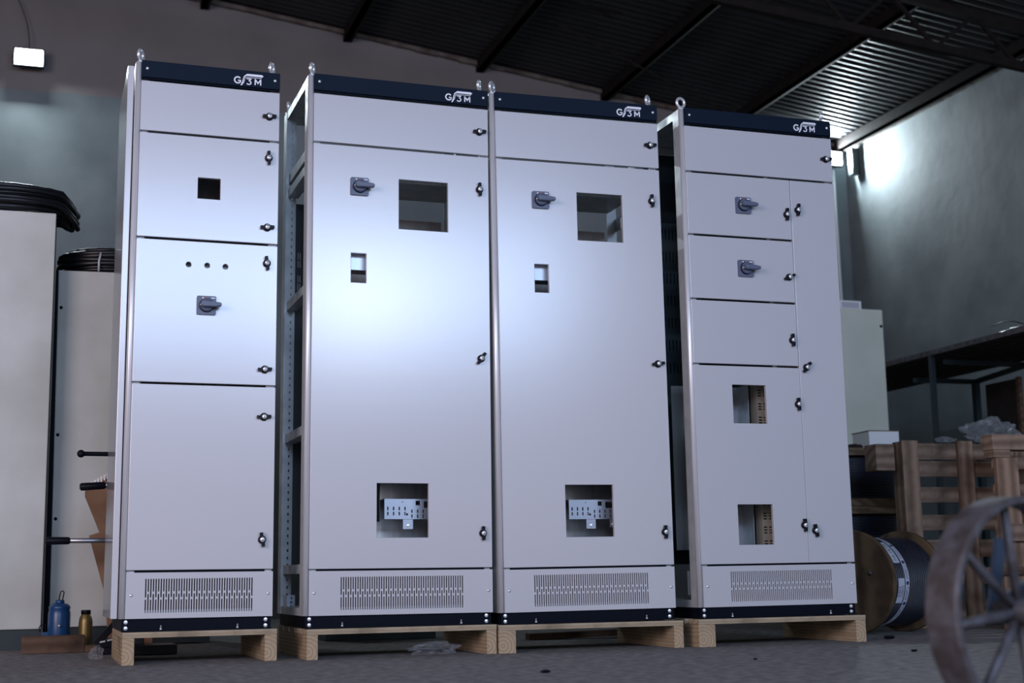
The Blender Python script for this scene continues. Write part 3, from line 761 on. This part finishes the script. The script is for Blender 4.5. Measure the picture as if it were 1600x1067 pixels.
m2 = MB(); m2.box((-0.075, -0.015, 0.0), (-0.045, 0.015, 0.085), BLUE); m2.tube([(-0.078, 0, 0.085), (-0.085, 0, 0.105), (-0.075, 0, 0.118), (-0.06, 0, 0.115), (-0.055, 0, 0.09)], 0.0025, BLACKP, 8); m2.build('pump_socket', t, 0.004)
m2 = MB(); m2.lathe([(0.006, 0), (0.006, 0.012), (0, 0.014)], CHROME, axis=(0, -1, 0), n=12); m2.build('valve_screw', t, loc=(0, -0.046, 0.112))
t = thing('metal_bottle', 'small olive brass bottle standing between the blue jack and the black bracket', 'bottle', (0.827, 1.22, 0))
m2 = MB(); m2.lathe([(0.029, 0), (0.030, 0.01), (0.030, 0.125), (0.027, 0.145), (0.020, 0.158), (0.019, 0.162)], BRASS, n=28); m2.build('body', t)
m2 = MB(); m2.lathe([(0.021, 0.161), (0.021, 0.177), (0.019, 0.179), (0, 0.179)], BLACKP, n=24); m2.build('cap', t)
t = thing('steel_bracket', 'black steel bracket lying on the floor against the leftmost pallet', 'bracket', (0.905, 0.86, 0))
mb = MB(); mb.prism([(-0.05, 0.03), (0.09, 0.03), (0.09, 0.075), (-0.02, 0.06)], -0.03, 0.03, BLACKP); mb.build('plate', t, 0.003)
mb = MB(); mb.bar((-0.045, -0.02, 0.045), (0.03, -0.02, 0.125), 0.008, 0.03, BLACKP); mb.build('arm', t, 0.002)
mb = MB(); mb.bar((-0.03, -0.034, 0.052), (-0.008, -0.034, 0.056), 0.003, 0.006, CHROME); mb.bar((0.0, -0.034, 0.058), (0.025, -0.034, 0.063), 0.003, 0.006, CHROME); mb.build('spring_clip', t)
MB().box((-0.04, -0.03, 0), (0.09, 0.03, 0.03), BLACKP).build('foot', t, 0.003)
# things glimpsed under the pallets
o = MB().box((0, 0, 0), (0.55, 0.3, 0.36), mat('dull_teal_paint', (0.05, 0.075, 0.085), 0.6)).build('metal_box', None, 0.004, (1.95, 1.45, 0.0))
tag(o, 'dull teal metal box on the floor behind, seen under the second pallet', 'box')
o = MB().box((0, 0, 0), (0.5, 0.08, 0.03), BEAMW).build('wooden_plank', None, 0.002, (2.82, 0.95, 0), (0, R(-1.2), R(-4)))
tag(o, 'dark plank lying on the floor behind the third pallet', 'wooden plank')

# ------------------------------------------------------------------ right background
t = thing('metal_cabinet', 'pale green metal cabinet behind the rightmost switchgear cabinet, white box on top', 'metal cabinet', (5.15, 2.62, 0))
MB().box((0.0, 0.02, 0.0), (0.775, 0.45, 2.02), PALEG).build('body', t, 0.004)
MB().box((0.003, 0.0, 0.05), (0.772, 0.018, 2.017), PALEG).build('front_panel', t, 0.004)
m2 = MB(); m2.lathe([(0.010, 0), (0.010, 0.004), (0, 0.005)], BLACKP, axis=(0, -1, 0), n=14); m2.build('bolt', t, loc=(0.755, 0, 1.905))
t = thing('white_carton', 'flat white carton lying on top of the pale green cabinet', 'box', (5.40, 2.66, 2.021))
MB().box((0, 0, 0), (0.39, 0.22, 0.058), WBOX).build('carton', t, 0.004)
MB().box((0.24, -0.0015, 0.008), (0.37, -0.0002, 0.046), mat('pale_pink_label', (0.55, 0.52, 0.57), 0.6)).build('label', t)

# stack of cable reels
def reel(label, z, r=0.36, h=0.326):
    t = thing('cable_reel', label, 'cable reel', (5.06, 1.84, z), (0, 0, R(20)), 'stacked cable reels')
    MB().lathe([(r, 0), (r, 0.042)], REELW, n=40, smooth=False).build('flange', t, 0.002)
    MB().lathe([(r, h - 0.042), (r, h)], REELW, n=40, smooth=False).build('flange', t, 0.002)
    n = 15; p = []; rc = r * 0.86; a = 0.0425; b_ = h - 0.0425
    for i in range(n):
        for q in range(5):
            f = q / 4; zz = a + (b_ - a) * (i + f) / n; p.append((rc - 0.008 + 0.008 * math.sin(PI * f), zz))
    MB().lathe(p, CABLE, n=48).build('cable', t)
reel('wooden reel of black cable at the bottom of the stack, mostly hidden', 0.0)
reel('wooden reel of black cable in the middle of the stack', 0.3275)
reel('wooden reel of black cable on top of the stack, carton on its flange', 0.655)
t = thing('white_carton', 'small open white carton on the topmost cable reel', 'box', (5.12, 1.60, 0.982), (0, 0, R(-4)))
MB().box((0, 0, 0), (0.19, 0.20, 0.105), WBOX).build('carton', t, 0.002)
mb = MB(); mb.box((-0.004, -0.004, 0.1055), (0.195, 0.205, 0.110), CARD); mb.build('flap', t, 0.001)
t = thing('paper_roll', 'white paper tube and scrap on the topmost reel, right behind the cabinet edge', 'paper', (4.90, 1.66, 0.982))
mb = MB(); mb.box((-0.03, -0.03, 0.0), (0.045, 0.03, 0.02), WBOX); mb.build('scrap', t, 0.002)
mb = MB(); mb.tube([(-0.02, 0, 0.105), (0.025, 0, 0.032)], 0.013, WBOX, 14); mb.build('tube', t)
o = crumple('debris_heap', 'small dark heap of scraps on the topmost reel beside the open carton', (5.03, 1.62, 0.982), (0.10, 0.06, 0.03), 9, RUST, 'debris', 3)

# cable drum lying on its rims
ax = Vector((0.93, 0.368, 0)).normalized()
t = thing('cable_drum', 'wooden drum of black cable with white labels on the floor by the rightmost pallet', 'cable drum', (4.300, 0.535, 0.245), (0, 0, math.atan2(ax.y, ax.x)))
RD = 0.245; LD = 0.425; RC = 0.212
def flange(x0, x1):
    mb = MB(); mb.lathe([(RD - 0.004, x0), (RD, x0 + 0.004), (RD, x1 - 0.004), (RD - 0.004, x1)], DRUMW, axis=(1, 0, 0), n=56, smooth=False)
    return mb.build('flange', t)
f1 = flange(0, 0.026); flange(LD - 0.026, LD)
mb = MB(); mb.lathe([(0.020, -0.001), (0.020, 0.0)], BLACKP, axis=(1, 0, 0), n=24); mb.build('hub_hole', f1)
for (a, rr) in ((40, 0.12), (160, 0.12), (280, 0.12)):
    mb = MB(); mb.lathe([(0.012, -0.004), (0.012, 0.0)], IRON, axis=(1, 0, 0), n=8, origin=(0, rr * math.cos(R(a)), rr * math.sin(R(a)))); mb.build('drum_bolt', f1)
p = []; n = 26; a = 0.0265; b_ = LD - 0.0265
for i in range(n):
    for q in range(5):
        f = q / 4; p.append((RC - 0.006 + 0.006 * math.sin(PI * f), a + (b_ - a) * (i + f) / n))
MB().lathe(p, CABLE, axis=(1, 0, 0), n=64).build('cable', t)
def curved(name, strips, parent, label=None):
    """strips: (x0, x1, a0, a1, radius, material) patches on the cable, angles from the top towards the viewer's right side"""
    mb = MB()
    for (x0, x1, a0, a1, r, m) in strips:
        n = max(2, int(abs(a1 - a0) / 4)); vs = []
        for i in range(n + 1):
            th = R(a0 + (a1 - a0) * i / n)
            for x in (x0, x1): vs.append((x, -r * math.sin(th), r * math.cos(th)))
        mb.faces(vs, [(2 * i, 2 * i + 1, 2 * i + 3, 2 * i + 2) for i in range(n)], m, True)
    o = mb.build(name, parent)
    if label: o['label'] = label
    return o
def text_polys(txt, size):
    cu = bpy.data.curves.new('lettering', 'FONT'); cu.body = txt; cu.size = size; cu.align_x = 'CENTER'; cu.align_y = 'CENTER'; cu.resolution_u = 2
    o = bpy.data.objects.new('lettering', cu); C.objects.link(o)
    bpy.context.view_layer.update()
    me = bpy.data.meshes.new_from_object(o.evaluated_get(bpy.context.evaluated_depsgraph_get()))
    vs = [v.co.copy() for v in me.vertices]; fs = [tuple(p.vertices) for p in me.polygons]
    bpy.data.objects.remove(o); bpy.data.curves.remove(cu); bpy.data.meshes.remove(me)
    return vs, fs
def curved_text(items, parent, label=None, f=1):
    """items: (text, size, x centre, angle, radius, material); reads along the circumference, upwards"""
    mb = MB()
    for (txt, size, xc, ang, r, m) in items:
        vs, fs = text_polys(txt, size)
        # letters' tops face the near flange
        out = []
        for v in vs:
            th = R(ang) - f * v.x / r
            out.append((xc - f * v.y, -r * math.sin(th), r * math.cos(th)))
        mb.faces(out, fs, m)
    o = mb.build('lettering', parent)
    if label: o['label'] = label
    return o
band = curved('tape_band', [(0.135, 0.166, -40, 175, RC + 0.0012, LABEL)], t, 'white tape band with blue print')
its = []; em = []
for q in range(6):
    a0 = -10 + q * 27
    its.append(('Cablel', 0.026, 0.1505, a0 + 7, RC + 0.0018, INKB))
mb = MB()
for q in range(6):
    a0 = R(-10 + q * 27 - 6); r = RC + 0.0018; vs = []
    for j in range(18):
        s1 = 2 * PI * j / 18; th = a0 + 0.045 * math.cos(s1); vs.append((0.1505 + 0.0105 * math.sin(s1), -r * math.sin(th), r * math.cos(th)))
    mb.faces(vs, [tuple(range(18))], INKB)
mb.build('emblem', band)
curved_text(its, band, 'blue lettering on the white tape', -1)
l1 = curved('paper_label', [(0.080, 0.128, 86, 118, RC + 0.0012, LABEL)], t, 'white label with handwriting')
curved_text([('03H', 0.028, 0.093, 103, RC + 0.0018, INKB), ('12803', 0.024, 0.114, 103, RC + 0.0018, INKB)], l1)
l2 = curved('paper_label', [(0.076, 0.124, 30, 66, RC + 0.0012, LABEL)], t, 'white label with dark printed code')
curved_text([('NL18.04', 0.030, 0.101, 49, RC + 0.0018, INK)], l2)
# stretch wrap around the cable
b = MB(); vs = []; fs = []; nx, na = 40, 120
for i in range(nx + 1):
    x = 0.028 + (LD - 0.056) * i / nx
    for j in range(na):
        th = 2 * PI * j / na
        rr = RC + 0.0045 + 0.009 * max(0, mnoise.noise(Vector((x * 16, math.cos(th) * 3, math.sin(th) * 3)))) + 0.004 * mnoise.noise(Vector((x * 60, math.cos(th) * 9, math.sin(th) * 9)))
        vs.append((x, -rr * math.sin(th), rr * math.cos(th)))
for i in range(nx):
    for j in range(na): fs.append((i * na + j, i * na + (j + 1) % na, (i + 1) * na + (j + 1) % na, (i + 1) * na + j))
b.faces(vs, fs, WRAP, True); b.build('plastic_wrap', t)

# pallet standing on edge
t = thing('wooden_pallet', 'weathered pallet standing on edge behind the cable drum', 'pallet', (4.89, 0.93, 0), (0, 0, R(-3)))
for (x0, x1) in ((0.0, 0.095), (0.33, 0.42), (0.68, 0.78)):
    MB().box((x0, 0, 0), (x1, 0.022, 0.968), OLDV).build('upright_board', t, 0.002)
MB().box((0.0, 0.022, 0), (0.04, 0.10, 0.965), OLDV).build('edge_stringer', t, 0.002)
MB().box((0.74, 0.022, 0), (0.78, 0.10, 0.965), OLDV).build('edge_stringer', t, 0.002)
for (z0, z1) in ((0.87, 0.955), (0.78, 0.862), (0.645, 0.725), (0.50, 0.58), (0.36, 0.45), (0.22, 0.30), (0.03, 0.14)):
    MB().box((0.04, 0.0225, 0), (0.74, 0.042, z1 - z0), OLDW).build('slat', t, 0.002, (0, 0, z0))
t2 = MB().box((-0.11, 0, 0), (0.0, 0.12, 0.14), OLDW).build('corner_block', t, 0.003, (-0.005, 0.07, 0.815))
# second pallet crate nearer the camera
t = thing('wooden_crate', 'weathered slatted crate at the right edge, clear bag on top', 'crate', (5.13, 0.50, 0), (0, 0, R(-2)))
MB().box((0.0, 0, 0.885), (0.9, 0.10, 0.963), OLDW).build('top_rail', t, 0.003)
MB().box((0.005, 0.0, 0.846), (0.10, 0.09, 0.884), OLDW).build('corner_block', t, 0.003)
for x0 in (0.015, 0.5):
    MB().box((x0, 0.0, 0), (x0 + 0.125, 0.03, 0.845), OLDV).build('upright_board', t, 0.003)
for (z0, z1) in ((0.79, 0.85), (0.665, 0.715), (0.585, 0.625), (0.42, 0.52), (0.25, 0.30), (0.05, 0.13)):
    MB().box((0.02, 0.031, 0), (0.9, 0.055, z1 - z0), OLDW).build('slat', t, 0.002, (0, 0, z0))
MB().box((0.03, -0.034, 0), (0.33, -0.001, 0.085), OLDW).build('slat', t, 0.003, (0, 0, 0.43))
MB().box((-0.10, -0.024, 0), (0.14, -0.001, 0.04), BEAMW).build('slat', t, 0.003, (0, 0, 0.265))
crumple('plastic_bag', 'large crumpled clear plastic bag on top of the crates at the right', (5.49, 0.985, 0.966), (0.30, 0.11, 0.13), 13, BAG, 'plastic bag', 4, 0.5)
crumple('plastic_bag', 'small clear plastic scrap on top of the standing pallet', (5.18, 0.965, 0.964), (0.11, 0.06, 0.03), 17, BAG, 'plastic bag', 3, 0.4)

# rack with a rusty sheet roof by the right wall
t = thing('metal_rack', 'dark steel rack with a rusty sheet top along the right wall', 'rack', (6.0, 1.1, 0))
mb = MB(); mb.box((0.0, 0, 1.66), (0.82, 3.4, 1.675), RUST)
for i in range(9): mb.box((0.03 + i * 0.09, 0.0, 1.652), (0.05 + i * 0.09, 3.4, 1.66), RUST)
mb.build('top_sheet', t)
mb = MB(); mb.box((-0.006, 0, 1.650), (0.0, 3.4, 1.682), IRON); mb.build('sheet_lip', t)
MB().box((0.0, 1.12, 0), (0.03, 1.15, 1.655), DSTEEL).build('post', t)
MB().box((0.60, 1.50, 0), (0.64, 1.54, 1.56), DSTEEL).build('post', t)
MB().box((0.0, 3.3, 0), (0.04, 3.34, 1.655), DSTEEL).build('post', t)
MB().box((0.78, 3.3, 0), (0.82, 3.34, 1.655), DSTEEL).build('post', t)
MB().box((0.78, 0.05, 0), (0.82, 0.09, 1.655), DSTEEL).build('post', t)
MB().bar((0.0, 1.31, 1.515), (0.63, 1.52, 1.55), 0.03, 0.03, DSTEEL).build('cross_bar', t)
MB().bar((0.62, 1.52, 1.55), (0.62, 0.4, 1.63), 0.03, 0.03, DSTEEL).build('cross_bar', t)
MB().bar((0.05, 1.05, 1.60), (0.8, 1.05, 1.60), 0.03, 0.03, DSTEEL).build('cross_bar', t)
bd = MB().box((0.645, 1.13, 0.95), (0.665, 1.45, 1.52), RUST).build('hanging_board', t)
MB().box((0.640, 1.10, 0.95), (0.67, 1.13, 1.53), BEAMW).build('board_edge', bd)
crumple('plastic_sheet', 'clear plastic sheet lying on the rusty rack top', (6.10, 1.40, 1.676), (0.16, 0.50, 0.035), 21, BAG, 'plastic sheet', 3, 0.3)
mb = MB(); mb.tube([(6.02, 1.62, 1.74), (6.02, 1.5, 1.745), (6.02, 1.40, 1.73), (6.02, 1.32, 1.70), (6.02, 1.30, 1.677)], 0.003, BLACKP, 6)
tag(mb.build('wire'), 'thin black wire curling up from the rusty rack top', 'wire')

# floor debris
for (x, y, s, lab) in ((4.18, 0.05, 0.028, 'black scrap on the floor in front of the cable drum'), (2.14, -1.2, 0.018, 'small dark scrap on the bare floor in front of the third cabinet'),
                       (3.72, -0.83, 0.016, 'thin dark chip on the floor in front of the rightmost pallet'), (3.0, -0.95, 0.010, 'tiny dark crumb on the floor below the gap before the rightmost cabinet')):
    crumple('rubber_scrap', lab, (x, y, 0), (s * 1.6, s, s * 0.6), x, BLACKP, 'scrap', 2)

# ------------------------------------------------------------------ iron wheel near the camera
aw = Vector((-0.24, 0.97, 0)).normalized()
t = thing('cart_wheel', 'blurred iron spoked cart wheel in the right foreground', 'wheel', (2.411, -3.160, 0.219), (0, 0, math.atan2(aw.y, aw.x) - PI / 2))
RW = 0.219
mb = MB(); hw = 0.038
mb.lathe([(RW - 0.013, -hw), (RW - 0.003, -hw), (RW, -hw + 0.005), (RW, hw - 0.005), (RW - 0.003, hw), (RW - 0.013, hw), (RW - 0.013, -hw)], IRON, axis=(0, 1, 0), n=72, smooth=False, caps=False); mb.build('rim', t)
mb = MB(); mb.lathe([(0.0, -0.05), (0.018, -0.05), (0.024, -0.045), (0.024, 0.045), (0.018, 0.05), (0, 0.05)], IRON, axis=(0, 1, 0), n=24); mb.build('hub', t)
for q in range(8):
    a = R(7 + 45 * q); d = Vector((math.cos(a), 0, math.sin(a)))
    MB().tube([d * 0.02, d * (RW - 0.008)], 0.0098, IRON, 10).build('spoke', t)
for s in (-1, 1):
    MB().bar((0.0, s * 0.058, 0.0), (0.42, s * 0.075, 0.16), 0.010, 0.035, BLUEF).build('fork_arm', t)
    MB().bar((0.0, s * 0.066, -0.02), (0.04, s * 0.066, 0.14), 0.008, 0.03, BLUEF).build('fork_strut', t)
